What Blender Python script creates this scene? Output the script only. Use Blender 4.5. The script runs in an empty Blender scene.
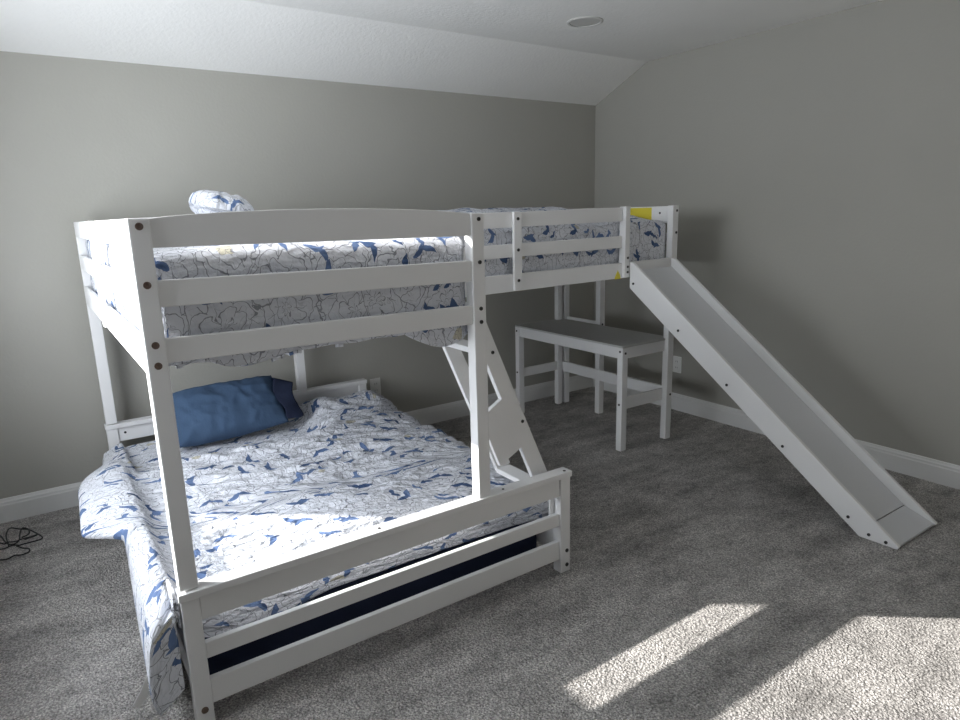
import bpy, bmesh, math, random
from mathutils import Vector, Matrix, noise
random.seed(7)
SC = bpy.context.scene
COL = SC.collection
PI = math.pi

# ------------------------------------------------------------------ camera
cd = bpy.data.cameras.new('camera'); cam = bpy.data.objects.new('camera', cd); COL.objects.link(cam)
cd.sensor_width = 36.0; cd.lens = 24.572; cd.clip_start = 0.02
Rm = Matrix(((0.8231, 0.1464, -0.5488), (-0.5673, 0.1654, -0.8067), (-0.0273, 0.9753, 0.2192)))
cam.matrix_world = Matrix.Translation((-3.7723, -3.874, 1.4471)) @ Rm.to_quaternion().to_matrix().to_4x4()
SC.camera = cam

# ------------------------------------------------------------------ world, sun, window and fill light, exposure
SUN = Vector((0.772, -0.636, -0.326)).normalized()
w = bpy.data.worlds.new('sky'); SC.world = w; w.use_nodes = True
bgn = w.node_tree.nodes['Background']
bgn.inputs[0].default_value = (0.62, 0.74, 0.95, 1); bgn.inputs[1].default_value = 0.25
def sun_lamp():
    d = bpy.data.lights.new('sun', 'SUN'); d.energy = 15.5; d.angle = 0.0093; d.color = (1.0, 0.965, 0.92)
    o = bpy.data.objects.new('sun', d); COL.objects.link(o)
    o.rotation_euler = SUN.to_track_quat('-Z', 'Y').to_euler(); o.location = (-8, 3, 4)
sun_lamp()
def area_light(name, loc, direction, sx, sy, power, color, spread=PI):
    d = bpy.data.lights.new(name, 'AREA'); d.shape = 'RECTANGLE'; d.size = sx; d.size_y = sy
    d.energy = power; d.color = color; d.spread = spread
    o = bpy.data.objects.new(name, d); COL.objects.link(o); o.location = loc
    o.rotation_euler = Vector(direction).to_track_quat('-Z', 'Z').to_euler()
WX = -4.30                                   # inner face of the left wall
WY0, WY1, WZ0, WZ1 = -2.6, -0.43, 0.727, 2.2  # window opening in the left wall
RY = -5.6                                    # inner face of the rear wall
RX0, RX1, RZ0, RZ1 = -3.2, -1.4, 0.9, 2.1    # opening added in the rear wall for fill; no window known there
area_light('window_light_left', (WX - .10, (WY0 + WY1) / 2, (WZ0 + WZ1) / 2), (1, 0, 0), WY1 - WY0 - .1, WZ1 - WZ0 - .1, 83, (0.90, 0.945, 1.0), 2.65)
area_light('rear_fill_light', ((RX0 + RX1) / 2, RY + .03, (RZ0 + RZ1) / 2), (0, 1, 0), RX1 - RX0 - .1, RZ1 - RZ0 - .1, 3, (1.0, 0.96, 0.90))  # weak warm fill lamp added behind the camera, not a known window's daylight
SC.view_settings.view_transform = 'Standard'; SC.view_settings.look = 'None'
SC.view_settings.gamma = 1.0; SC.view_settings.use_curve_mapping = False
SC.view_settings.exposure = 0.0
try:
    SC.cycles.use_denoising = True
    SC.cycles.max_bounces = 10; SC.cycles.diffuse_bounces = 6
    SC.cycles.sample_clamp_indirect = 6.0
except Exception: pass

# ------------------------------------------------------------------ node helpers
class NT:
    def __init__(s, name):
        s.m = bpy.data.materials.new(name); s.m.use_nodes = True; s.t = s.m.node_tree
        s.b = s.t.nodes['Principled BSDF']
    def n(s, typ, **kw):
        nd = s.t.nodes.new(typ)
        for k, v in kw.items(): setattr(nd, k, v)
        return nd
    def l(s, a, b): s.t.links.new(a, b)
    def set(s, inp, v):
        if hasattr(v, 'is_output'): s.l(v, inp)
        else: inp.default_value = v
    def math(s, op, a, b=None, c=None, clamp=False):
        nd = s.n('ShaderNodeMath', operation=op); nd.use_clamp = clamp
        for i, v in enumerate((a, b, c)):
            if v is not None: s.set(nd.inputs[i], v)
        return nd.outputs[0]
    def vmath(s, op, a, b=None, out=0, scale=None):
        nd = s.n('ShaderNodeVectorMath', operation=op); s.set(nd.inputs[0], a)
        if b is not None: s.set(nd.inputs[1], b)
        if scale is not None: s.set(nd.inputs['Scale'], scale)
        return nd.outputs[out]
    def mix(s, f, a, b):
        nd = s.n('ShaderNodeMix', data_type='RGBA'); s.set(nd.inputs[0], f); s.set(nd.inputs[6], a); s.set(nd.inputs[7], b)
        return nd.outputs[2]
    def noise(s, vec, scale, detail=2, rough=.5, dim='3D'):
        nd = s.n('ShaderNodeTexNoise', noise_dimensions=dim); s.set(nd.inputs['Vector'], vec)
        nd.inputs['Scale'].default_value = scale; nd.inputs['Detail'].default_value = detail; nd.inputs['Roughness'].default_value = rough
        return nd
    def ramp(s, f, lo, hi):
        nd = s.n('ShaderNodeMapRange'); nd.interpolation_type = 'SMOOTHSTEP'
        s.set(nd.inputs[0], f); nd.inputs[1].default_value = lo; nd.inputs[2].default_value = hi
        return nd.outputs[0]
    def bump(s, h, strength, dist):
        nd = s.n('ShaderNodeBump'); nd.inputs['Strength'].default_value = strength; nd.inputs['Distance'].default_value = dist
        s.set(nd.inputs['Height'], h); s.l(nd.outputs[0], s.b.inputs['Normal'])
    def obj(s): return s.n('ShaderNodeTexCoord').outputs['Object']
    def uv(s): return s.n('ShaderNodeTexCoord').outputs['UV']
def C4(r, g, b): return (r, g, b, 1)
def plain(name, col, rough=.5, spec=.5, bump=None):
    t = NT(name); t.b.inputs['Base Color'].default_value = C4(*col); t.b.inputs['Roughness'].default_value = rough
    t.b.inputs['Specular IOR Level'].default_value = spec
    if bump:
        t.bump(t.noise(t.obj(), bump[0], 3).outputs[0], bump[1], bump[2])
    return t.m
def painted_wall(name, col, bs=.25):
    t = NT(name); p = t.obj()
    v = t.noise(p, 3.0, 3).outputs[0]
    c = t.mix(v, C4(*[k * .97 for k in col]), C4(*[k * 1.03 for k in col])); t.l(c, t.b.inputs['Base Color'])
    t.b.inputs['Roughness'].default_value = .75; t.b.inputs['Specular IOR Level'].default_value = .25
    t.bump(t.noise(p, 60, 3).outputs[0], bs, .004); return t.m
def carpet_mat():
    t = NT('carpet'); p = t.obj()
    big = t.noise(p, 2.6, 3, .6).outputs[0]; mid = t.noise(p, 22, 3, .6).outputs[0]
    fine = t.noise(p, 170, 3, .75).outputs[0]
    tuft = t.n('ShaderNodeTexVoronoi'); t.l(p, tuft.inputs['Vector']); tuft.inputs['Scale'].default_value = 115
    mp = t.n('ShaderNodeMapping'); t.l(p, mp.inputs['Vector']); mp.inputs['Rotation'].default_value = (0, 0, .6); mp.inputs['Scale'].default_value = (1.0, 2.6, 1.0)
    streak = t.noise(mp.outputs[0], 3.2, 4, .62).outputs[0]
    a = t.mix(t.ramp(fine, .3, .7), C4(.252, .238, .227), C4(.92, .885, .853))
    k = t.math('ADD', t.math('ADD', t.math('MULTIPLY', t.math('SUBTRACT', big, .5), .8), t.math('MULTIPLY', t.math('SUBTRACT', streak, .5), 1.5)), t.math('MULTIPLY', t.math('SUBTRACT', mid, .5), .7)); k = t.math('MULTIPLY', t.math('ADD', k, .98), t.math('SUBTRACT', 1.10, t.math('MULTIPLY', t.ramp(tuft.outputs[0], .25, .8), .40)))
    sc = t.n('ShaderNodeMix', data_type='RGBA', blend_type='MULTIPLY'); sc.inputs[0].default_value = 1
    t.l(a, sc.inputs[6]); cmb = t.n('ShaderNodeCombineColor')
    for i in range(3): t.l(k, cmb.inputs[i])
    t.l(cmb.outputs[0], sc.inputs[7]); t.l(sc.outputs[2], t.b.inputs['Base Color'])
    t.b.inputs['Roughness'].default_value = .95; t.b.inputs['Specular IOR Level'].default_value = .1
    h = t.math('ADD', t.math('MULTIPLY', fine, 1.2), t.math('SUBTRACT', 1.0, tuft.outputs[0]))
    h = t.math('ADD', h, t.math('MULTIPLY', mid, .8))
    t.bump(h, 1.0, .011); return t.m
def floral_mat(name='floral_cotton'):
    """white cotton with thin ink line peonies and slate blue leaves; UV is in metres"""
    t = NT(name); uv = t.uv()
    wob = t.noise(uv, 8, 3, .6, '2D').outputs['Color']
    off = t.vmath('SCALE', t.vmath('SUBTRACT', wob, (.5, .5, .5)), scale=.085)
    q = t.vmath('ADD', uv, off)
    def vor(vec, scale, feature='F1', rnd=1.0):
        nd = t.n('ShaderNodeTexVoronoi', voronoi_dimensions='2D', feature=feature)
        t.l(vec, nd.inputs['Vector']); nd.inputs['Scale'].default_value = scale
        if 'Randomness' in nd.inputs: nd.inputs['Randomness'].default_value = rnd
        return nd
    S = 6.2
    f1 = vor(q, S, rnd=.75); ed = vor(q, S, 'DISTANCE_TO_EDGE', .75)
    d = t.vmath('SUBTRACT', q, f1.outputs['Position'])
    sp = t.n('ShaderNodeSeparateXYZ'); t.l(d, sp.inputs[0])
    r = t.vmath('LENGTH', d, out=1); th = t.math('ARCTAN2', sp.outputs[1], sp.outputs[0])
    cs = t.n('ShaderNodeSeparateColor'); t.l(f1.outputs['Color'], cs.inputs[0])
    ph = t.math('MULTIPLY', cs.outputs[0], 6.28)
    k1 = t.math('MULTIPLY', r, 36.0)                      # ring every 28 mm
    ringi = t.math('FLOOR', k1)
    ang = t.math('ADD', t.math('ADD', t.math('MULTIPLY', th, 2.5), ph), t.math('MULTIPLY', ringi, 1.9))
    petal = t.math('ABSOLUTE', t.math('SINE', ang))
    pos = t.math('SUBTRACT', t.math('FRACT', k1), t.math('MULTIPLY', petal, .62))
    lw = .046
    ring = t.math('LESS_THAN', t.math('ABSOLUTE', t.math('SUBTRACT', pos, .2)), lw)
    # petal side veins
    fold = t.math('MULTIPLY', t.math('LESS_THAN', t.math('MULTIPLY', petal, t.math('ADD', r, .02)), .0032), 1.0)
    edge = t.math('LESS_THAN', ed.outputs['Distance'], .0014 * S)
    inner = t.math('LESS_THAN', r, .105)
    lines = t.math('MAXIMUM', t.math('MULTIPLY', t.math('MAXIMUM', ring, fold), inner), edge)
    # fine veins from distorted noise contour
    nz = t.noise(q, 17, 1.5, .5, '2D').outputs[0]
    vein = t.math('LESS_THAN', t.math('ABSOLUTE', t.math('SUBTRACT', t.math('FRACT', t.math('MULTIPLY', nz, 5.0)), .5)), .028)
    lines = t.math('MAXIMUM', lines, t.math('MULTIPLY', vein, .30))
    # mustard hearts in some flowers
    must = t.math('MULTIPLY', t.math('LESS_THAN', r, .021), t.math('GREATER_THAN', cs.outputs[1], .88))
    # leaves
    u2 = t.vmath('ADD', uv, t.vmath('SCALE', t.vmath('SUBTRACT', wob, (.5, .5, .5)), scale=.05))
    def leaf(scale, L, Wd, shift, rotmul, keep):
        lf = vor(t.vmath('ADD', u2, shift), scale, rnd=.85)
        dd = t.vmath('SUBTRACT', t.vmath('ADD', u2, shift), lf.outputs['Position'])
        c2 = t.n('ShaderNodeSeparateColor'); t.l(lf.outputs['Color'], c2.inputs[0])
        res = None
        for da, ox in ((0.0, .0), (2.2, .012)):
            rt = t.n('ShaderNodeVectorRotate', rotation_type='Z_AXIS'); t.l(dd, rt.inputs['Vector'])
            t.l(t.math('ADD', t.math('MULTIPLY', c2.outputs[1], rotmul), da), rt.inputs['Angle'])
            s2 = t.n('ShaderNodeSeparateXYZ'); t.l(rt.outputs[0], s2.inputs[0])
            uu = t.math('DIVIDE', t.math('SUBTRACT', s2.outputs[0], L * .55), L)
            vv = t.math('ABSOLUTE', t.math('ADD', s2.outputs[1], t.math('MULTIPLY', t.math('MULTIPLY', uu, uu), L * .35)))
            lim = t.math('MULTIPLY', t.math('SUBTRACT', 1.0, t.math('MULTIPLY', uu, uu)), Wd)
            a = t.math('LESS_THAN', vv, lim)
            res = a if res is None else t.math('MAXIMUM', res, a)
        return t.math('MULTIPLY', res, t.math('LESS_THAN', c2.outputs[2], keep))
    lv = t.math('MAXIMUM', leaf(6.6, .034, .0115, (0.07, 0.05, 0), 6.28, .92), leaf(9.0, .020, .0080, (.31, .17, 0), 6.28, .55))
    base = t.mix(t.noise(uv, 6, 2, .5, '2D').outputs[0], C4(.69, .71, .77), C4(.77, .785, .83))
    c = t.mix(t.math('MULTIPLY', must, .55), base, C4(.52, .45, .22))
    c = t.mix(t.math('MULTIPLY', lines, .66), c, C4(.075, .085, .11))
    blue = t.mix(cs.outputs[2], C4(.065, .11, .225), C4(.16, .235, .41))
    c = t.mix(lv, c, blue)
    t.l(c, t.b.inputs['Base Color']); t.b.inputs['Roughness'].default_value = .85
    t.b.inputs['Specular IOR Level'].default_value = .15
    mp = t.n('ShaderNodeMapping'); t.l(uv, mp.inputs['Vector']); mp.inputs['Scale'].default_value = (.45, 1.0, 1.0); mp.inputs['Rotation'].default_value = (0, 0, .25)
    rg = t.math('ABSOLUTE', t.math('SUBTRACT', t.noise(mp.outputs[0], 13, 3, .55, '2D').outputs[0], .5))
    h = t.math('ADD', t.noise(uv, 30, 3, .55, '2D').outputs[0], t.math('MULTIPLY', rg, -4.5))
    t.bump(h, .65, .012); return t.m
def cloth_mat(name, c1, c2, sc=9):
    t = NT(name); p = t.uv()
    t.l(t.mix(t.noise(p, sc, 3, .5, '2D').outputs[0], C4(*c1), C4(*c2)), t.b.inputs['Base Color'])
    t.b.inputs['Roughness'].default_value = .9; t.b.inputs['Specular IOR Level'].default_value = .15
    t.bump(t.noise(p, 22, 3, .5, '2D').outputs[0], .4, .008); return t.m
M = {}
M['white'] = plain('white_painted_wood', (.80, .80, .80), .42, .4, (30, .06, .002))
M['wall'] = painted_wall('greige_wall_paint', (.395, .388, .352))
M['ceil'] = painted_wall('white_ceiling_paint', (.87, .87, .85), .5)
M['trim'] = plain('white_trim_paint', (.74, .74, .73), .4, .4)
M['carpet'] = carpet_mat()
M['floral'] = floral_mat()
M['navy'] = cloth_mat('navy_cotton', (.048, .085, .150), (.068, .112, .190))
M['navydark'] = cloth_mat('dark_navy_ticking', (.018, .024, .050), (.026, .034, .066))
M['bolt'] = plain('dark_brown_bolt', (.13, .085, .065), .5)
M['boltblack'] = plain('black_bolt', (.025, .025, .025), .4)
M['black'] = plain('black_rubber', (.012, .012, .012), .5)
M['yellow'] = plain('yellow_sticker', (.70, .59, .05), .5)
M['ink'] = plain('black_ink', (.03, .03, .03), .6)
M['slidebed'] = plain('grey_white_laminate', (.62, .63, .65), .32, .5)
M['desktop'] = plain('pale_grey_laminate', (.50, .50, .49), .40, .5, (14, .05, .002))
M['plate'] = plain('white_plastic', (.78, .78, .76), .35)
M['slot'] = plain('outlet_slot', (.04, .04, .04), .6)
M['lens'] = plain('grey_ceiling_lens', (.58, .58, .56), .5)
M['tag'] = plain('white_label_cloth', (.8, .8, .8), .8)
def glass_mat():
    t = NT('window_pane'); out = t.t.nodes['Material Output']
    tr = t.n('ShaderNodeBsdfTransparent'); gl = t.n('ShaderNodeBsdfGlossy'); gl.inputs['Roughness'].default_value = .02
    mx = t.n('ShaderNodeMixShader'); mx.inputs[0].default_value = .05
    t.l(tr.outputs[0], mx.inputs[1]); t.l(gl.outputs[0], mx.inputs[2]); t.l(mx.outputs[0], out.inputs['Surface']); return t.m
M['glass'] = glass_mat()

# ------------------------------------------------------------------ mesh helpers
def link(name, bm, mat, parent=None, smooth=False):
    bmesh.ops.recalc_face_normals(bm, faces=bm.faces)
    me = bpy.data.meshes.new(name); bm.to_mesh(me); bm.free()
    for mt in (mat if isinstance(mat, (list, tuple)) else [mat]): me.materials.append(M[mt])
    if smooth:
        for f in me.polygons: f.use_smooth = True
    o = bpy.data.objects.new(name, me); COL.objects.link(o)
    if parent is not None:
        o.parent = parent
        o.location = -Vector(world_loc(parent))
    return o
def world_loc(o):
    v = Vector(o.location)
    while o.parent is not None:
        o = o.parent; v = v + Vector(o.location)
    return v
def thing(name, label, cat, loc=(0, 0, 0), group=None):
    o = bpy.data.objects.new(name, None); COL.objects.link(o); o.location = loc; o.empty_display_size = .1
    o['label'] = label; o['category'] = cat
    if group: o['group'] = group
    return o
def tag(o, label, cat, group=None):
    o['label'] = label; o['category'] = cat
    if group: o['group'] = group
    return o
def struct(o): o['kind'] = 'structure'; return o
def add_box(bm, x0, x1, y0, y1, z0, z1, bev=0.0, seg=2):
    b = bmesh.new()
    v = [b.verts.new((x, y, z)) for x in (x0, x1) for y in (y0, y1) for z in (z0, z1)]
    for f in ((0, 1, 3, 2), (4, 6, 7, 5), (0, 4, 5, 1), (2, 3, 7, 6), (0, 2, 6, 4), (1, 5, 7, 3)):
        b.faces.new([v[i] for i in f])
    if bev > 0: bmesh.ops.bevel(b, geom=b.edges[:], offset=bev, segments=seg, affect='EDGES', profile=.6)
    merge(bm, b)
def merge(bm, b):
    me = bpy.data.meshes.new('tmp'); bmesh.ops.recalc_face_normals(b, faces=b.faces); b.to_mesh(me); b.free(); bm.from_mesh(me); bpy.data.meshes.remove(me)
def box(name, x0, x1, y0, y1, z0, z1, mat='white', parent=None, bev=.003):
    bm = bmesh.new(); add_box(bm, x0, x1, y0, y1, z0, z1, bev); return link(name, bm, mat, parent)
def add_prism(bm, pts, axis, a, b, bev=0.0):
    """polygon pts extruded along axis ('x': pts are (y,z); 'y': (x,z); 'z': (x,y)) from a to b"""
    def mk(p, h): return {'x': (h, p[0], p[1]), 'y': (p[0], h, p[1]), 'z': (p[0], p[1], h)}[axis]
    m = bmesh.new()
    A = [m.verts.new(mk(p, a)) for p in pts]; B = [m.verts.new(mk(p, b)) for p in pts]; n = len(pts)
    m.faces.new(A); m.faces.new(B[::-1])
    for i in range(n): m.faces.new([A[i], B[i], B[(i + 1) % n], A[(i + 1) % n]])
    bmesh.ops.recalc_face_normals(m, faces=m.faces)
    if bev > 0: bmesh.ops.bevel(m, geom=m.edges[:], offset=bev, segments=2, affect='EDGES', profile=.6)
    merge(bm, m)
def prism(name, pts, axis, a, b, mat='white', parent=None, bev=.002):
    bm = bmesh.new(); add_prism(bm, pts, axis, a, b, bev); return link(name, bm, mat, parent)
def shear(o, x0, z0, slope):
    """tiny sag: world z += z0 + slope*(x-x0)"""
    off = world_loc(o).x
    for v in o.data.vertices: v.co.z += z0 + slope * (v.co.x + off - x0)
def bolt(pos, normal, r, parent, mat='bolt', depth=.003):
    bm = bmesh.new(); n = Vector(normal).normalized()
    q = n.to_track_quat('Z', 'Y').to_matrix().to_4x4()
    rings = [(0, -.002), (r, -.002), (r, depth), (r * .72, depth), (r * .5, depth * .35), (0, depth * .35)]
    N = 14; vs = []
    for rr, zz in rings:
        vs.append([bm.verts.new((Matrix.Translation(pos) @ q) @ Vector((rr * math.cos(2 * PI * k / N), rr * math.sin(2 * PI * k / N), zz))) for k in range(N)] if rr > 0 else [bm.verts.new((Matrix.Translation(pos) @ q) @ Vector((0, 0, zz)))])
    for a, b in zip(vs, vs[1:]):
        for k in range(N):
            f = []
            for L, kk in ((a, k), (a, k + 1), (b, k + 1), (b, k)):
                x = L[kk % len(L)]
                if x not in f: f.append(x)
            if len(f) > 2: bm.faces.new(f)
    return link('bolt', bm, mat, parent)
def tube(bm, pts, r, n=8):
    pts = [Vector(p) for p in pts]; rings = []
    for i, p in enumerate(pts):
        d = (pts[min(i + 1, len(pts) - 1)] - pts[max(i - 1, 0)]).normalized()
        s = d.cross(Vector((0, 0, 1)))
        if s.length < 1e-4: s = Vector((1, 0, 0))
        s.normalize(); u = s.cross(d).normalized()
        rings.append([bm.verts.new(p + s * r * math.cos(2 * PI * k / n) + u * r * math.sin(2 * PI * k / n)) for k in range(n)])
    for a, b in zip(rings, rings[1:]):
        for k in range(n): bm.faces.new([a[k], a[(k + 1) % n], b[(k + 1) % n], b[k]])
    bm.faces.new(rings[0]); bm.faces.new(rings[-1][::-1])
def smooth_path(pts, n=8):
    P = [Vector(p) for p in pts]; P = [P[0] * 2 - P[1]] + P + [P[-1] * 2 - P[-2]]; out = []
    for i in range(1, len(P) - 2):
        for k in range(n):
            t = k / n
            out.append(.5 * ((2 * P[i]) + (P[i + 1] - P[i - 1]) * t + (2 * P[i - 1] - 5 * P[i] + 4 * P[i + 1] - P[i + 2]) * t * t + (3 * P[i] - P[i - 1] - 3 * P[i + 1] + P[i + 2]) * t ** 3))
    out.append(P[-2]); return out
def fn(x, y, z=0.0, s=1.0): return noise.noise(Vector((x * s, y * s, z)))
def wrinkle(x, y, seed=0.0):
    """gentle cloth relief in metres-ish, about -1..1"""
    a = fn(x, y, seed, 4.0)
    b = 1 - 2 * abs(fn(x + .2 * fn(x, y, seed + 3, 3), y * 1.6, seed + 7, 5.5))
    c = 1 - 2 * abs(fn(x * 1.7 + .15 * fn(x, y, seed + 9, 4), y, seed + 11, 9.0))
    return .5 * a + .35 * b + .2 * c
def sheet(name, nu, nv, f, mat, parent=None, keep=None, thick=.014):
    bm = bmesh.new(); uvl = bm.loops.layers.uv.new('UVMap'); g = []
    info = {}
    for j in range(nv + 1):
        row = []
        for i in range(nu + 1):
            p, uv = f(i / nu, j / nv); v = bm.verts.new(p); info[v] = uv; row.append(v)
        g.append(row)
    for j in range(nv):
        for i in range(nu):
            q = [g[j][i], g[j][i + 1], g[j + 1][i + 1], g[j + 1][i]]
            if keep and not keep(q): continue
            fc = bm.faces.new(q)
            for lp in fc.loops: lp[uvl].uv = info[lp.vert]
    loose = [v for v in bm.verts if not v.link_faces]
    bmesh.ops.delete(bm, geom=loose, context='VERTS')
    me = bpy.data.meshes.new(name)
    bm.normal_update(); bm.to_mesh(me); bm.free(); me.materials.append(M[mat])
    for p in me.polygons: p.use_smooth = True
    o = bpy.data.objects.new(name, me); COL.objects.link(o)
    if thick:
        md = o.modifiers.new('thick', 'SOLIDIFY'); md.thickness = thick; md.offset = -1
    if parent is not None: o.parent = parent; o.location = -world_loc(parent)
    return o

# ------------------------------------------------------------------ room
HW, YC, HC, T = 2.224, -0.505, 2.443, .12
def quadbox(name, boxes, mat):
    bm = bmesh.new()
    for b in boxes: add_box(bm, *b)
    return struct(link(name, bm, mat))
quadbox('floor', [(WX, 0, RY, 0, -.08, 0)], 'carpet')
quadbox('wall_back', [(WX - T, T, 0, T, -.08, HW + .3)], 'wall')
prism_r = prism('wall_right', [(0, -.08), (0, HC + .1), (RY - T, HC + .1), (RY - T, -.08)], 'x', 0, T, 'wall', None, 0); struct(prism_r)
quadbox('wall_left', [(WX - T, WX, RY, WY0, -.08, HC + .1), (WX - T, WX, WY1, 0, -.08, HC + .1), (WX - T, WX, WY0, WY1, -.08, WZ0), (WX - T, WX, WY0, WY1, WZ1, HC + .1)], 'wall')
quadbox('wall_front', [(WX - T, RX0, RY - T, RY, -.08, HC + .1), (RX1, 0, RY - T, RY, -.08, HC + .1), (RX0, RX1, RY - T, RY, -.08, RZ0), (RX0, RX1, RY - T, RY, RZ1, HC + .1)], 'wall')
struct(prism('ceiling', [(.05, HW - .022), (.05, HC + .25), (RY - .02, HC + .25), (RY - .02, HC), (YC, HC), (0, HW)], 'x', WX - .02, .02, 'ceil', None, 0))
BB = [(0, 0), (.016, 0), (.016, .088), (.013, .094), (.013, .104), (.009, .110), (.006, .121), (0, .121)]
struct(prism('baseboard_back', [(-a, b) for a, b in BB], 'x', WX, -.0, 'trim', None, 0))
struct(prism('baseboard_right', [(-a, b) for a, b in BB], 'y', RY, -.016, 'trim', None, 0))
struct(prism('baseboard_left', [(WX + a, b) for a, b in BB], 'y', RY, -.016, 'trim', None, 0))
struct(prism('baseboard_front', [(RY + a, b) for a, b in BB], 'x', WX + .016, -.016, 'trim', None, 0))
def window(nm, axis, a0, a1, z0, z1, face, sgn):
    bm = bmesh.new(); d0, d1 = sorted((face - sgn * .075, face - sgn * .045)); fw = .035
    def bx(a, b, c, d):
        if axis == 'y': add_box(bm, d0, d1, a, b, c, d, .003)
        else: add_box(bm, a, b, d0, d1, c, d, .003)
    bx(a0, a0 + fw, z0, z1); bx(a1 - fw, a1, z0, z1); bx(a0 + fw, a1 - fw, z0, z0 + fw); bx(a0 + fw, a1 - fw, z1 - fw, z1)
    o = struct(link(nm, bm, 'trim'))
    g = bmesh.new(); m = (d0 + d1) / 2
    if axis == 'y': add_box(g, m - .002, m + .002, a0 + fw, a1 - fw, z0 + fw, z1 - fw)
    else: add_box(g, a0 + fw, a1 - fw, m - .002, m + .002, z0 + fw, z1 - fw)
    link('pane', g, 'glass', o)
window('window_1', 'y', WY0, WY1 + .035, WZ0 - .035, WZ1, WX, 1)
window('rear_fill_window', 'x', RX0, RX1, RZ0, RZ1, RY, 1)  # unseen window, added to the rear wall to go with the fill lamp

# ------------------------------------------------------------------ bunk bed frame (bunk + loft, one bolted frame)
XL, XR, XF, YF, YB = -3.558, -2.495, -2.109, -2.047, -0.097
PW, PD = .050, .047                      # post width (x) and depth (y)
ZT, ZJ = 1.453, .437
bed = thing('bunk_bed', 'white wooden L-shaped bunk bed with footboard and raised loft arm along the back wall', 'bunk bed', ((XL + XR) / 2, -1.0, 0))
SLB = lambda o: (shear(o, XL, .004, -.0105), o)[1]           # the bunk's upper rails sag slightly to the right
SLL = lambda o: (shear(o, XR, -.012, .0085), o)[1]           # the loft rises slightly to the right
# lower posts
def lower_post(x0, y0, h=ZJ - .024): return box('lower_post', x0, x0 + PW, y0, y0 + PD, 0, h, 'white', bed, .004)
lp_fl = lower_post(XL, YF); lp_fr = lower_post(XF - PW, YF); lp_rl = lower_post(XL, YB - PD); lp_rr = lower_post(XF - PW, YB - PD)
for z, m, r in ((.055, 'bolt', .010),): bolt((XL + .025, YF, z), (0, -1, 0), r, lp_fl, m)
for z in (.095, .032): bolt((XF - .019, YF, z), (0, -1, 0), .008, lp_fr, 'boltblack')
# upper posts
def upper_post(x0, y0, zs=True):
    o = box('upper_post', x0, x0 + PW, y0, y0 + PD, ZJ + .001, ZT, 'white', bed, .004); return SLB(o)
up_fl = upper_post(XL + .003, YF + .004); up_fr = upper_post(XR - PW, YF + .004)
up_rl = upper_post(XL + .003, YB - PD - .004); up_rr = upper_post(XR - PW, YB - PD - .004)
for z in (1.437, 1.292, 1.138, 1.084): bolt((XL + .028, YF + .004, z), (0, -1, 0), .0095, up_fl, 'bolt')
for z in (1.427, 1.285, 1.128, 1.082): bolt((XR - .022, YF + .004, z), (0, -1, 0), .0068, up_fr, 'boltblack')
# front panel of the upper bunk: arched top rail, guard rail, bed rail
yr0, yr1 = YF + .010, YF + .032
x0, x1 = XL + PW + .001, XR - PW - .001
def arched(name, y0, y1, zb, ze, zc, parent=bed):
    pts = [(x0, zb), (x1, zb)]
    for k in range(25):
        t = 1 - k / 24; s = 2 * t - 1
        pts.append((x0 + (x1 - x0) * t, ze + (zc - ze) * (1 - s ** 2) ** .8))
    return SLB(prism(name, pts, 'y', y0, y1, 'white', parent, .002))
def rails_x(ya, yb_):
    arched('arched_top_rail', ya, yb_, 1.380, 1.452, 1.472)
    SLB(box('guard_rail', x0, x1, ya, yb_, 1.229, 1.298, 'white', bed)); SLB(box('bed_rail', x0, x1, ya, yb_, 1.083, 1.147, 'white', bed))
rails_x(yr0, yr1)
rails_x(YB - .032, YB - .010)
# left side of the upper bunk
ys0, ys1 = YF + PD + .005, YB - PD - .005
for nm, za, zb in (('guard_rail', 1.381, 1.452), ('guard_rail', 1.229, 1.298), ('bed_rail', 1.055, 1.147)):
    SLB(box(nm, XL + .004, XL + .018, ys0, ys1, za, zb, 'white', bed))
st = SLB(box('guard_upright', XL - .014, XL + .003, -1.175, -1.125, 1.075, 1.452, 'white', bed))
# right side of the upper bunk: bed rail only at the ladder side
SLB(box('bed_rail', XR - .028, XR - .008, ys0, ys1, 1.055, 1.147, 'white', bed))
# upper slats
for k in range(9):
    yy = ys0 + .06 + k * .205
    SLB(box('slat', XL + .075, XR - .105, yy, yy + .07, 1.080, 1.092, 'white', bed, .002))
# footboard of the lower bed
fb = box('footboard', XL + PW + .001, XF - PW - .001, YF + .008, YF + .034, .335, ZJ - .024, 'white', bed)
capts = [(XL - .004, ZJ - .0235), (XF + .004, ZJ - .0235), (XF + .004, ZJ), (XL - .004, ZJ)]
cap = prism('cap_board', capts, 'y', YF - .006, YF + .050, 'white', fb, .003)
bolt((XF - .022, YF + .012, ZJ), (0, 0, 1), .006, cap, 'boltblack', .0015)
bolt((XL + .62, YF + .02, ZJ), (0, 0, 1), .005, cap, 'boltblack', .0015)
bolt((XL + 1.13, YF + .02, ZJ), (0, 0, 1), .005, cap, 'boltblack', .0015)
for za, zb in ((.2079, .2595), (.059, .1396)):
    box('footboard_slat', XL + PW + .001, XF - PW - .001, YF + .010, YF + .030, za, zb, 'white', bed)
# headboard of the lower bed
hb = box('headboard', XL + PW + .001, XF - PW - .001, YB - .036, YB - .012, .338, ZJ - .024, 'white', bed)
prism('cap_board', capts, 'y', YB - .052, YB + .004, 'white', hb, .003)
bolt((XL + .083, YB - .036, .382), (0, -1, 0), .006, hb, 'boltblack')
# lower side rails and slats
box('side_rail', XL + .012, XL + .034, YF + PD + .003, YB - PD - .003, .07, .17, 'white', bed)
box('side_rail', XF - .034, XF - .012, YF + PD + .003, YB - PD - .003, .07, .17, 'white', bed)
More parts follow.
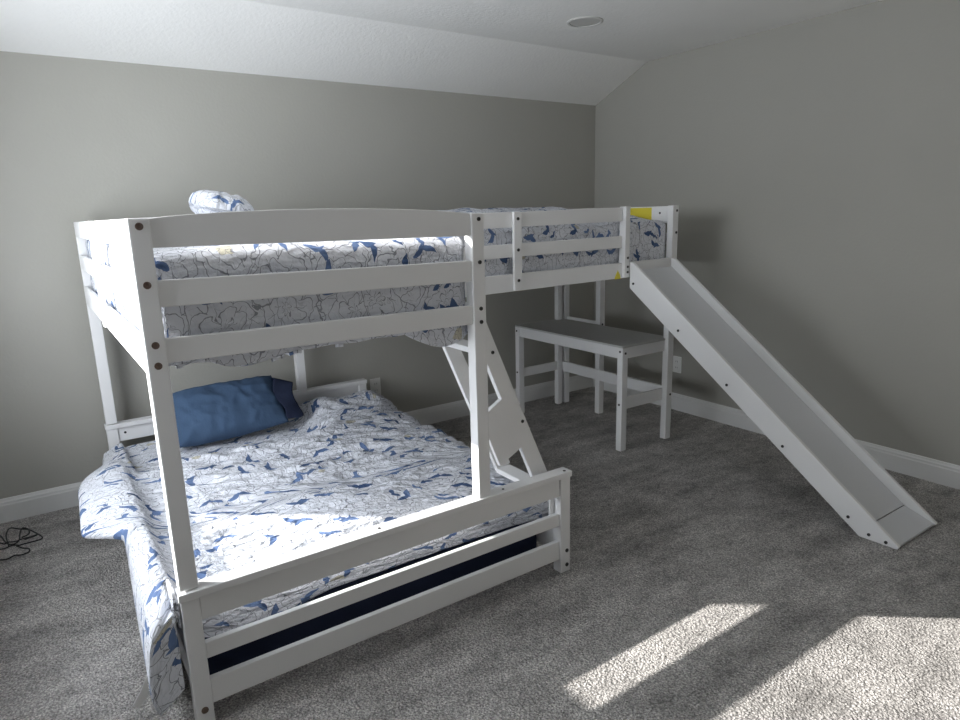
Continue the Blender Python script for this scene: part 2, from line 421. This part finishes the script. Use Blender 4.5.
# small rounded bracket inside the right front leg
prism('corner_bracket', [(XF - .072, .20)] + [(XF - .062 + .010 * math.cos(a), .318 + .014 * math.sin(a)) for a in [PI * (1 - k / 8) for k in range(9)]] + [(XF - .052, .20)], 'y', YF + .040, YF + .050, 'white', bed, .002)
prism('corner_wedge', [(XF + .001, .210), (XF + .015, .140), (XF + .001, .140)], 'y', YF + .048, YF + .075, 'white', bed, .001)

# loft arm
LY, LX = -1.245, -0.519
def lrail(nm, za, zb, xa=XR + .001, xb=-.945): return SLL(box(nm, xa, xb, LY + .004, LY + .024, za, zb, 'white', bed))
lrail('loft_guard_rail', 1.378, 1.452, XR + .001, -.990); lrail('loft_guard_rail', 1.231, 1.297, XR + .001, -.990); lr = lrail('loft_bed_rail', 1.060, 1.147, XR + .001, -.562)
st1 = SLL(box('guard_upright', -1.768, -1.720, LY - .014, LY + .003, 1.066, 1.452, 'white', bed))
for z in (1.416, 1.264, 1.112): bolt((-1.744, LY - .014, z - .003), (0, -1, 0), .008, st1, 'boltblack')
st2 = SLL(box('slide_post', -.988, -.952, LY - .018, LY + .030, 1.064, 1.458, 'white', bed))
for z in (1.175, 1.125, 1.095): bolt((-.966, LY - .018, z), (0, -1, 0), .007, st2, 'boltblack')
lp1 = box('loft_post', LX - .051, LX, LY, LY + .043, 0, 1.458, 'white', bed, .004)
for z in (1.428, 1.30): bolt((LX - .018, LY, z), (0, -1, 0), .008, lp1, 'boltblack')
bolt((LX - .018, LY, .293), (0, -1, 0), .007, lp1, 'boltblack')
# right end of the loft
for za, zb in ((1.355, 1.455), (1.229, 1.298), (1.06, 1.147)):
    er = box('loft_end_rail', LX - .020, LX - .008, LY + .044, -.20, za, zb, 'white', bed)
    if za > 1.35: end_top = er
bolt((LX - .020, -1.12, 1.415), (-1, 0, 0), .006, end_top, 'boltblack')
rp1 = box('loft_post', -.575, -.532, -.222, -.180, 0, 1.456, 'white', bed, .004)
rp2 = box('loft_post', -.506, -.461, -.222, -.180, 0, 1.456, 'white', bed, .004)
rp3 = box('loft_post', -.511, -.464, -.592, -.548, 0, 1.34, 'white', bed, .004)
bolt((-.4875, -.592, .655), (0, -1, 0), .007, rp3, 'boltblack'); 
SLL(box('loft_back_rail', XR + .001, -.576, -.205, -.185, 1.06, 1.147, 'white', bed)); SLL(box('loft_back_rail', XR + .001, -.576, -.205, -.185, 1.378, 1.452, 'white', bed))
box('end_stretcher', -.492, -.474, -.547, -.223, .640, .672, 'white', bed)
for k in range(9):
    xx = XR + .10 + k * .205
    SLL(box('slat', xx, xx + .07, LY + .026, -.206, 1.080, 1.092, 'white', bed, .002))
# stickers on the loft
s1 = box('warning_label', LX - .0215, LX - .0203, -1.055, -.865, 1.372, 1.449, 'yellow', end_top, 0); s1['label'] = 'yellow rectangular warning sticker'
for zz in (1.432, 1.405, 1.392):
    pass
s2 = prism('warning_sticker', [(-1.048, 1.058), (-.998, 1.058), (-1.004, 1.078), (-1.022, 1.108), (-1.040, 1.078)], 'y', LY + .0025, LY + .0037, 'yellow', lr, 0); s2['label'] = 'small yellow triangular warning sticker'
SLL(s2)

# ------------------------------------------------------------------ ladder
lad = thing('ladder', 'slanted white wooden ladder joining the upper bunk to the lower bed edge', 'ladder', (-2.3, -1.85, .30))
def sx(z): return -2.462 + (.932 - z) * .421        # inner edge of the stringer
def ox(z): return -2.458 - (z - 1.077) * .437       # outer edge
def stringer(ya, yb_):
    zb_ = .345
    pts = [(sx(zb_), zb_), (ox(zb_ + .03), zb_ + .03), (ox(1.08), 1.08), (-2.497, 1.086), (-2.4985, 1.040), (sx(1.030), 1.030)]
    return prism('ladder_stringer', pts, 'y', ya, yb_, 'white', lad, .002)
s_front = stringer(-1.983, -1.959); stringer(-1.705, -1.681)
for px, pz in ((-2.430, .953), (-2.298, .665)): bolt((px, -1.983, pz), (0, -1, 0), .0065, s_front, 'boltblack')
for z in (.37, .66, .968): box('ladder_tread', sx(z) - .004, sx(z) + .068, -1.958, -1.706, z - .022, z, 'white', lad, .004)
prism('ladder_plate', [(-2.390, .772), (-2.298, .564), (-2.405, .508), (-2.490, .714)], 'y', -1.9829, -1.964, 'white', lad, .002)

# ------------------------------------------------------------------ slide
sl = thing('slide', 'white wooden slide with raised sides running from the loft down to the carpet', 'slide', (-.72, -2.0, 0))
SX0, SX1 = -.905, -.529
P0, P1 = Vector((-1.275, 1.157)), Vector((-2.773, .014))
dv = (P1 - P0).normalized(); nv_ = Vector((-dv.y, dv.x)) * -1
if nv_.y > 0: nv_ = -nv_
side = [(-1.2665, 1.150), (-1.292, 1.146), (P1.x, P1.y), (-2.768, .002), (-2.612, .002), (-1.2665, 1.004)]
b1 = prism('side_board', side, 'x', SX0, SX0 + .020, 'white', sl, .003)
b2 = prism('side_board', side, 'x', SX1 - .020, SX1, 'white', sl, .003)
off = .046
A = P0 + dv * .03 + nv_ * off; B = Vector((-2.665, 0)); t_ = (B.x - P0.x) / dv.x
Bq = P0 + dv * t_ + nv_ * off
bedp = [(A.x, A.y), (Bq.x, Bq.y), (Bq.x + nv_.x * .012, Bq.y + nv_.y * .012), (A.x + nv_.x * .012, A.y + nv_.y * .012)]
prism('slide_bed', bedp, 'x', SX0 + .021, SX1 - .021, 'slidebed', sl, .001)
lipp = [(Bq.x - .003, Bq.y - .002), (-2.766, .014), (-2.766, .004), (Bq.x - .003, Bq.y - .014)]
prism('slide_lip', lipp, 'x', SX0 + .021, SX1 - .021, 'slidebed', sl, .001)
for y, z in ((-1.295, 1.030), (-1.612, .800), (-1.920, .559), (-2.235, .318), (-2.560, .076), (-2.652, .026), (-2.722, .018)):
    bolt((SX0, y, z), (-1, 0, 0), .007, b1, 'boltblack')

for o in sl.children:                         # the slide stands very slightly out of square with the wall
    for ob in (o, *o.children):
        for v in ob.data.vertices:
            v.co.x -= .047 * (v.co.y + world_loc(ob).y + 2.77) / 1.52
# ------------------------------------------------------------------ desk
dk = thing('desk', 'low white wooden desk with pale grey top under the loft beside the slide', 'desk', (-.75, -.70, 0))
DX0, DX1, DY0, DY1, DZ = -.951, -.580, -1.225, -.185, .655
prism('desk_top', [(DX0, DY0), (DX1 + .005, DY0), (DX1 + .005, -1.197), (-.514, -1.197), (-.514, -.23), (-.579, -.23), (-.579, DY1), (DX0, DY1)], 'z', DZ - .012, DZ, 'desktop', dk, .002)
l1 = box('leg', DX0, DX0 + .046, DY0, DY0 + .042, 0, DZ - .013, 'white', dk, .003)
l2 = box('leg', DX0, DX0 + .046, DY1 - .042, DY1, 0, DZ - .013, 'white', dk, .003)
box('apron', DX0 + .006, DX0 + .024, DY0 + .043, DY1 - .043, DZ - .080, DZ - .013, 'white', dk)
box('apron', DX0 + .047, -.572, DY0 + .006, DY0 + .024, DZ - .080, DZ - .013, 'white', dk)
box('apron', DX0 + .047, -.576, DY1 - .024, DY1 - .006, DZ - .080, DZ - .013, 'white', dk)
box('stretcher', DX0 + .047, -.572, DY0 + .012, DY0 + .030, .258, .333, 'white', dk)
box('stretcher', DX0 + .047, -.576, DY1 - .030, DY1 - .012, .270, .335, 'white', dk)
box('stretcher', -.534, -.514, -1.200, -.223, .258, .333, 'white', dk)
for z in (DZ - .035, .293): bolt((DX0, DY0 + .020, z), (-1, 0, 0), .007, l1, 'boltblack'); 
bolt((DX0 + .024, DY0, DZ - .045), (0, -1, 0), .007, l1, 'boltblack')
for z in (DZ - .04, .31): bolt((DX0, DY1 - .02, z), (-1, 0, 0), .007, l2, 'boltblack')
bolt((-.578, DY0 + .006, DZ - .045), (0, -1, 0), .006, l1, 'boltblack') if False else None

# ------------------------------------------------------------------ mattresses
def mattress(name, x0, x1, y0, y1, z0, z1, mat, label):
    bm = bmesh.new(); add_box(bm, x0, x1, y0, y1, z0, z1, .03, 4)
    uvl = bm.loops.layers.uv.new('UVMap')
    for f in bm.faces:
        for lp in f.loops: lp[uvl].uv = (lp.vert.co.x + lp.vert.co.z, lp.vert.co.y + lp.vert.co.z)
    o = link(name, bm, mat, None, True); return tag(o, label, 'mattress')
mattress('mattress', XL + .046, XF - .046, YF + .146, YB - .080, .004, .245, 'navydark', 'dark navy mattress on the lower bed, seen between the footboard slats')
mu = mattress('mattress', XL + .072, XR - .105, YF + .090, YB - .118, 1.095, 1.315, 'navydark', 'mattress under the floral comforter on the upper bunk')
ml = mattress('mattress', XR + .085, LX - .125, LY + .085, -.275, 1.110, 1.30, 'navydark', 'mattress under the floral comforter on the loft arm')

# ------------------------------------------------------------------ comforters
def drape(name, cx, cy, a, b, top, r, hem, seed, label, crown=.02, amp=.010, nu=130, nv=150, topf=None):
    """cloth over a box: half sizes a,b, top height, edge radius r; hem(side angle pos)->hang length per side"""
    Hm = .36
    def f(u, v):
        U = (u * 2 - 1) * (a + Hm); V = (v * 2 - 1) * (b + Hm)
        ix, iy = a - r, b - r
        px, py = max(-ix, min(ix, U)), max(-iy, min(iy, V)); ex, ey = U - px, V - py
        e = math.hypot(ex, ey)
        if e < 1e-9: dx = dy = 0
        else: dx, dy = ex / e, ey / e
        hm = hem(px + dx * r, py + dy * r, dx, dy)
        e = min(e, hm + r * (PI / 2 - 1))
        if e < r * PI / 2: o = r * math.sin(e / r); d = r * (1 - math.cos(e / r))
        else: o = r; d = r + e - r * PI / 2
        X, Y = px + dx * o, py + dy * o
        wr = wrinkle(U, V, seed)
        z = top - d + (crown * (1 - (X / a) ** 2) * (1 - (Y / b) ** 2) if d < r else 0)
        if topf: z += topf(cx + X, cy + Y) * max(0, 1 - d / (r * 1.5))
        k = min(1, d / r)
        side_w = wr * amp * .8
        z += wr * amp * (1 - k)
        X += dx * (side_w - amp) * k; Y += dy * (side_w - amp) * k
        return Vector((cx + X, cy + Y, z)), (U + cx, V + cy)
    def keep(q):
        ar = (q[0].co - q[2].co).cross(q[1].co - q[3].co).length
        return ar > 1.5e-5
    o = sheet(name, nu, nv, f, 'floral', None, keep, .010)
    return tag(o, label, 'comforter')
# upper bunk: inside the rails
ucx, ucy = (XL + .030 + XR - .030) / 2, (YF + .040 + YB - .040) / 2
ua, ub = (XR - .030 - XL - .025) / 2, (YB - .054 - YF - .040) / 2
ucx -= .003; ucy -= .004
def hem_u(x, y, dx, dy):
    h = .26 + .02 * fn(x, y, 2.0, 5)
    if dy < -.5:
        X = x + ucx
        h = .305 + .025 * max(0, 1 - ((X + 3.27) / .12) ** 2) + .062 * max(0, 1 - ((X + 2.64) / .15) ** 2) + .012 * fn(x, 0, 5, 8)
    return h
drape('comforter', ucx, ucy, ua, ub, 1.372, .046, hem_u, 1.3, 'floral comforter on the upper bunk behind the arched front rail', .02, .009,
      topf=lambda X, Y: .03 * max(0, (Y + 1.6) / 1.4) + .012 * fn(X, Y, 8, 3) + .075 * math.exp(-((X + 2.70) / .10) ** 2 - ((Y + .45) / .2) ** 2))
# loft arm
lcx, lcy = (-2.455 - .541) / 2, (LY + .040 - .235) / 2
la, lb = (2.455 - .541) / 2, (-.235 - LY - .040) / 2
def hem_l(x, y, dx, dy): return .262 + .008 * fn(x, y, 4.0, 5)
drape('comforter', lcx, lcy, la, lb, 1.372, .05, hem_l, 6.1, 'floral comforter on the loft arm behind the two loft guard rails', .01, .010,
      topf=lambda X, Y: .085 * min(1, max(0, (Y + 1.15) / .6)) * (1 if X < -.9 else max(.1, 1 - (X + .9) / .35)) + .02 * fn(X, Y, 9, 5) + .022 * math.exp(-((X + .72) / .12) ** 2 - ((Y + .95) / .2) ** 2))

# lower bed comforter: draped and bunched, spilling over the left side
def lower_comforter():
    Y0, Y1 = YF + .098, YB - .075
    def prof(y):
        s = (y - Y0) / (Y1 - Y0)          # 0 front .. 1 rear
        def sm(a, b, t): t = max(0, min(1, (t - a) / (b - a))); return t * t * (3 - 2 * t)
        f = 1 - sm(-1.390, -1.285, y)     # 1 in the skirt that hangs to the carpet
        f2 = 1 - sm(-1.412, -1.378, y)
        rr = sm(-.70, -.22, y)            # 1 at rear
        topz = .287 + .028 * sm(-1.98, -1.75, y) + .012 * sm(-1.2, -.5, y)
        q_ = max(0, min(1, (-1.4 - y) / .64)); g_ = max(0, min(1, (-y - .75) / .5))
        hx = (-3.622 - .040 * q_) * f + (1 - f) * ((-3.655 - .02 * g_) * (1 - rr) - 3.585 * rr); hz = (.030 + .095 * q_) * f2 + (1 - f2) * ((.235 + .095 * g_) * (1 - rr) + .20 * rr)
        bx = (-3.628 - .040 * q_) * f + (1 - f) * ((-3.727 - .018 * g_) * (1 - rr) - 3.600 * rr); bz = .19 * f2 + (1 - f2) * ((.275 + .080 * g_) * (1 - rr) + .24 * rr)
        cx_ = (-3.612 - .030 * q_) * f + (1 - f) * ((-3.705 - .01 * g_) * (1 - rr) - 3.592 * rr); cz = .345 * f2 + (1 - f2) * ((.345 + .035 * g_) * (1 - rr) + .285 * rr)
        hd = (.380 + .012 * g_) * (1 - rr) + .310 * rr
        return [(hx + .01 * f2 + (1 - f2) * .045 * (1 - rr) * (1 - f), hz), (bx, bz), (cx_, cz), (-3.57, hd), (-3.45, topz + .02), (-3.0, topz + .010), (-2.5, topz + .006), (-2.16, topz - .004), (-2.095, topz - .035), (-2.090, .225)]
    def sm2(a, b, t): t = max(0, min(1, (t - a) / (b - a))); return t * t * (3 - 2 * t)
    nu, nv = 230, 230
    def f(u, v):
        V = -.115 + v * (Y1 - Y0 + .115)
        fold = max(0.0, -V)
        y = Y0 + max(V, 0.0)
        c = prof(y)
        P = [Vector(p) for p in c]
        L = [0]
        for a, b in zip(P, P[1:]): L.append(L[-1] + (b - a).length)
        t = u * L[-1]
        i = 0
        while i < len(L) - 2 and L[i + 1] < t: i += 1
        k = (t - L[i]) / (L[i + 1] - L[i])
        p0, p1, p2, p3 = P[max(i - 1, 0)], P[i], P[i + 1], P[min(i + 2, len(P) - 1)]
        q = .5 * ((2 * p1) + (p2 - p0) * k + (2 * p0 - 5 * p1 + 4 * p2 - p3) * k * k + (3 * p1 - p0 - 3 * p2 + p3) * k ** 3)
        d = .5 * ((p2 - p0) + 2 * (2 * p0 - 5 * p1 + 4 * p2 - p3) * k + 3 * (3 * p1 - p0 - 3 * p2 + p3) * k * k)
        n = Vector((-d.y, d.x)).normalized()
        x, z = q.x, q.y
        on_top = (.10 + .90 * sm2(-3.50, -3.30, x)) * (max(0, min(1, (z - .24) / .05)) if x > -2.3 else 1)
        # large soft undulation, then bunched folds that run across the bed
        amp = .013 + .016 * max(0, min(1, (y + 1.7) / .8))
        wv = fn(x, y, 3, 2.2) * .018
        ridge = (1 - 2 * abs(fn(x * .9 + y * .35, y * 3.4 + .5 * fn(x, y, 5, 2), 1.7, 2.6)))
        ridge2 = (1 - 2 * abs(fn(x * 1.1 + .3 * y, y * 3.0, 12.0, 6.0)))
        hgt = wv + amp * (.70 * ridge + .45 * ridge2)
        # bunching against the headboard and towards the right rear corner
        hgt += .065 * math.exp(-((x + 2.50) / .28) ** 2 - ((y + .32) / .18) ** 2) + .050 * math.exp(-((x + 2.18) / .10) ** 2 - ((y + .33) / .12) ** 2)
        hgt += .02 * math.exp(-((y + .72) / .06) ** 2) * math.exp(-((x + 2.7) / .45) ** 2)
        hgt *= 1 - .8 * sm2(-2.50, -2.68, x) * sm2(-.72, -.58, y)
        if x > -2.30 and y < -1.55: hgt = min(hgt, .004)
        hgt = max(hgt * on_top * (.35 + .65 * max(0, min(1, (y + 1.95) / .35))), -.012)
        dip = .030 * sm2(-2.50, -2.66, x) * sm2(-.74, -.60, y) if x > -3.5 else 0
        X, Z = x + n.x * hgt * (.6 if x < -3.5 else 1), z + n.y * hgt - dip
        if x < -3.56 and y < -1.85: X = min(X, -3.575)
        yy = y
        r = .028
        ff = max(0.0, V + r) if V > -r else 0.0
        if V < r:
            e = r - V; 
            if e < r * PI / 2: yy = Y0 + r - r * math.sin(e / r); Z -= r * (1 - math.cos(e / r))
            else:
                yy = Y0 - .002 * fn(x, V, 2, 8); dd = (e - r * PI / 2)
                Z -= r + dd * (-.85 if x < -3.56 else (.42 + .06 * fn(x, 0, 9, 3) + .36 * sm2(-3.05, -3.35, x)))
        if x < -3.50 and V < r: X = min(X + max(0, r - V - r * PI / 2) * 1.05 * max(0, min(1, (-3.53 - x) / .05)), -3.575) if x < -3.56 else X
        if x < -3.56:
            bl = max(0, min(1, (-1.5 - yy) / .5)); yy -= .098 * bl * max(0, min(1, (-3.56 - x) / .05))
        Z = max(Z, .025)
        return Vector((X, yy, Z)), (t * 1.0, V * 1.0)
    o = sheet('comforter', nu, nv, f, 'floral', None, None, .008)
    return tag(o, 'rumpled floral comforter on the lower bed spilling over its left side to the carpet', 'comforter')
lc = lower_comforter()
tg = prism('care_tag', [(-3.664, .235), (-3.668, .170), (-3.698, .140), (-3.708, .160), (-3.686, .190)], 'y', -2.046, -2.0445, 'tag', lc, 0); tg['label'] = 'white care tag'

# ------------------------------------------------------------------ pillows
def pillow(name, W, H, Tk, mat, mw, seed, label, rnd=0.0, wr_amp=.012):
    bm = bmesh.new(); uvl = bm.loops.layers.uv.new('UVMap'); n, m = 56, 40; info = {}
    def pt(u, v, s):
        eu, ev = 1 - abs(u) ** 3.2, 1 - abs(v) ** 3.2
        th = (max(0, eu) ** .62) * (max(0, ev) ** .62)
        x = u * W / 2 * (1 - .05 * (1 - v * v) - rnd * v * v); y = v * H / 2 * (1 - .06 * (1 - u * u) - rnd * u * u)
        wr = wrinkle(x * 1.3, y * 1.3 + s, seed)
        edge = max(abs(u), abs(v))
        return Vector((x, y, s * (Tk / 2 * th + wr_amp * wr * min(1, th * 2)) + .006 * fn(x, y, seed + 5, 6) * edge))
    G = {}
    for s in (1, -1):
        for j in range(m + 1):
            for i in range(n + 1):
                u, v = -1 + 2 * i / n, -1 + 2 * j / m
                if s == -1 and (i in (0, n) or j in (0, m)): G[s, i, j] = G[1, i, j]; continue
                vv = bm.verts.new(pt(u, v, s)); G[s, i, j] = vv; info[vv] = (u * W / 2 + seed * 1.37 + .3 * s, v * H / 2 + seed * .7)
    for s in (1, -1):
        for j in range(m):
            for i in range(n):
                q = [G[s, i, j], G[s, i + 1, j], G[s, i + 1, j + 1], G[s, i, j + 1]]
                f = bm.faces.new(q if s == 1 else q[::-1])
                for lp in f.loops: lp[uvl].uv = info[lp.vert]
    me = bpy.data.meshes.new(name); bm.transform(mw); bm.normal_update(); bm.to_mesh(me); bm.free(); me.materials.append(M[mat])
    for p in me.polygons: p.use_smooth = True
    o = bpy.data.objects.new(name, me); COL.objects.link(o)
    return tag(o, label, 'pillow')
def basis(c, ux, uy):
    ux = Vector(ux).normalized(); uz = ux.cross(Vector(uy)).normalized(); uy = uz.cross(ux)
    return Matrix(((ux.x, uy.x, uz.x, c[0]), (ux.y, uy.y, uz.y, c[1]), (ux.z, uy.z, uz.z, c[2]), (0, 0, 0, 1)))
np_ = pillow('pillow', .62, .36, .15, 'navy', basis((-3.02, -.365, .468), (1, -.05, .05), (0.02, .78, .62)), 2.2, 'navy blue pillow leaning on the headboard of the lower bed', .07, .030)
def cuff():
    c = basis((-3.02, -.365, .468), (1, -.05, .05), (0.02, .78, .62))
    def f(u, v):
        a = v * 2 * PI
        x = .268 + .095 * u; fl = 1 - .45 * u
        yy = math.cos(a) * .135 * (1 - .15 * u) - .035 * u; zz = math.sin(a) * (.050 * fl + .010) * (1 + .25 * math.sin(3 * a + u * 3)) + .02 * u * math.sin(2 * a)
        return c @ Vector((x + .014 * math.sin(3 * a), yy, zz)), (x, a * .1)
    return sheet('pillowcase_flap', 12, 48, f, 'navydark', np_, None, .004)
cuff()
pillow('pillow', .29, .30, .100, 'floral', basis((-2.985, -.62, 1.506), (1, .12, -.14), (-.1, .9, .12)), 5.5, 'floral pillow on the upper bunk, its top above the arched rail', .25, .034)

# ------------------------------------------------------------------ wall outlets, ceiling light, cable
def outlet(c, face, label):
    t = thing('wall_outlet', label, 'outlet', c, 'white wall outlets')
    a, h = .037, .060
    def bx(nm, u0, u1, d0, d1, z0, z1, mat, par, bev):
        if face == 'y': return box(nm, c[0] + u0, c[0] + u1, -d1, -d0, c[2] + z0, c[2] + z1, mat, par, bev)
        return box(nm, -d1, -d0, c[1] + u0, c[1] + u1, c[2] + z0, c[2] + z1, mat, par, bev)
    bx('cover_plate', -a, a, 0, .006, -h, h, 'plate', t, .002)
    for s in (-1, 1):
        r = bx('socket', -.017, .017, .0062, .009, s * .022 - .014, s * .022 + .014, 'plate', t, .001)
        for q in (-.007, .007): bx('slot', q - .0012, q + .0012, .0092, .0096, s * .022 - .004, s * .022 + .006, 'slot', r, 0)
outlet((-1.983, 0, .338), 'y', 'white outlet on the back wall beside the headboard of the lower bed')
outlet((0, -.865, .338), 'x', 'white outlet on the right wall behind the slide')
def lathe(name, prof, c, mat, parent, N=40):
    bm = bmesh.new(); R = []
    for r, z in prof:
        R.append([bm.verts.new((c[0] + r * math.cos(2 * PI * k / N), c[1] + r * math.sin(2 * PI * k / N), c[2] + z)) for k in range(N)] if r > 0 else [bm.verts.new((c[0], c[1], c[2] + z))])
    for a, b in zip(R, R[1:]):
        for k in range(N):
            f = []
            for L, kk in ((a, k), (a, k + 1), (b, k + 1), (b, k)):
                x = L[kk % len(L)]
                if x not in f: f.append(x)
            if len(f) > 2: bm.faces.new(f)
    return link(name, bm, mat, parent, False)
cl = (-1.085, -1.027, HC)
ct = thing('ceiling_light', 'round grey recessed ceiling light, unlit, near the corner', 'light', cl)
lathe('trim_ring', [(.082, 0), (.098, 0), (.098, -.004), (.090, -.008), (.082, -.006), (.082, 0)], cl, 'lens', ct)
lathe('lens', [(.081, 0), (.081, -.0035), (0, -.0045)], cl, 'lens', ct)
def cable():
    bm = bmesh.new()
    loops = [[(-4.028, -.34), (-4.038, -.249), (-4.04, -.178), (-4.024, -.119), (-3.982, -.162), (-3.949, -.199), (-3.916, -.274), (-3.898, -.343), (-3.929, -.353), (-3.972, -.359), (-3.99, -.356), (-4.014, -.341), (-4.046, -.351), (-4.09, -.345)],
             [(-3.998, -.371), (-3.977, -.408), (-3.954, -.432), (-3.951, -.47), (-3.983, -.482), (-4.008, -.473), (-4.039, -.488), (-4.10, -.455)],
             [(-4.10, -.19), (-4.064, -.203), (-4.041, -.297), (-4.025, -.339), (-4.004, -.346), (-3.988, -.321), (-3.985, -.238), (-3.974, -.179), (-3.954, -.198), (-3.947, -.25), (-3.955, -.275), (-3.977, -.296)],
             [(-4.10, -.26), (-4.057, -.31), (-4.041, -.33), (-4.03, -.319), (-3.998, -.33), (-3.966, -.321), (-3.933, -.316), (-3.917, -.318), (-3.939, -.325), (-3.966, -.338)]]
    order = [loops[0], loops[1], loops[2], loops[3]]
    for i, lp in enumerate(order):
        tube(bm, [(p.x, p.y, .004 + .004 * i + .001 * math.sin(k * .5)) for k, p in enumerate(smooth_path([(a, b, 0) for a, b in lp], 6))], .0032, 7)
    tag(link('power_cable', bm, 'black', None, True), 'thin black cable coiled loosely on the carpet near the back wall', 'cable')
cable()
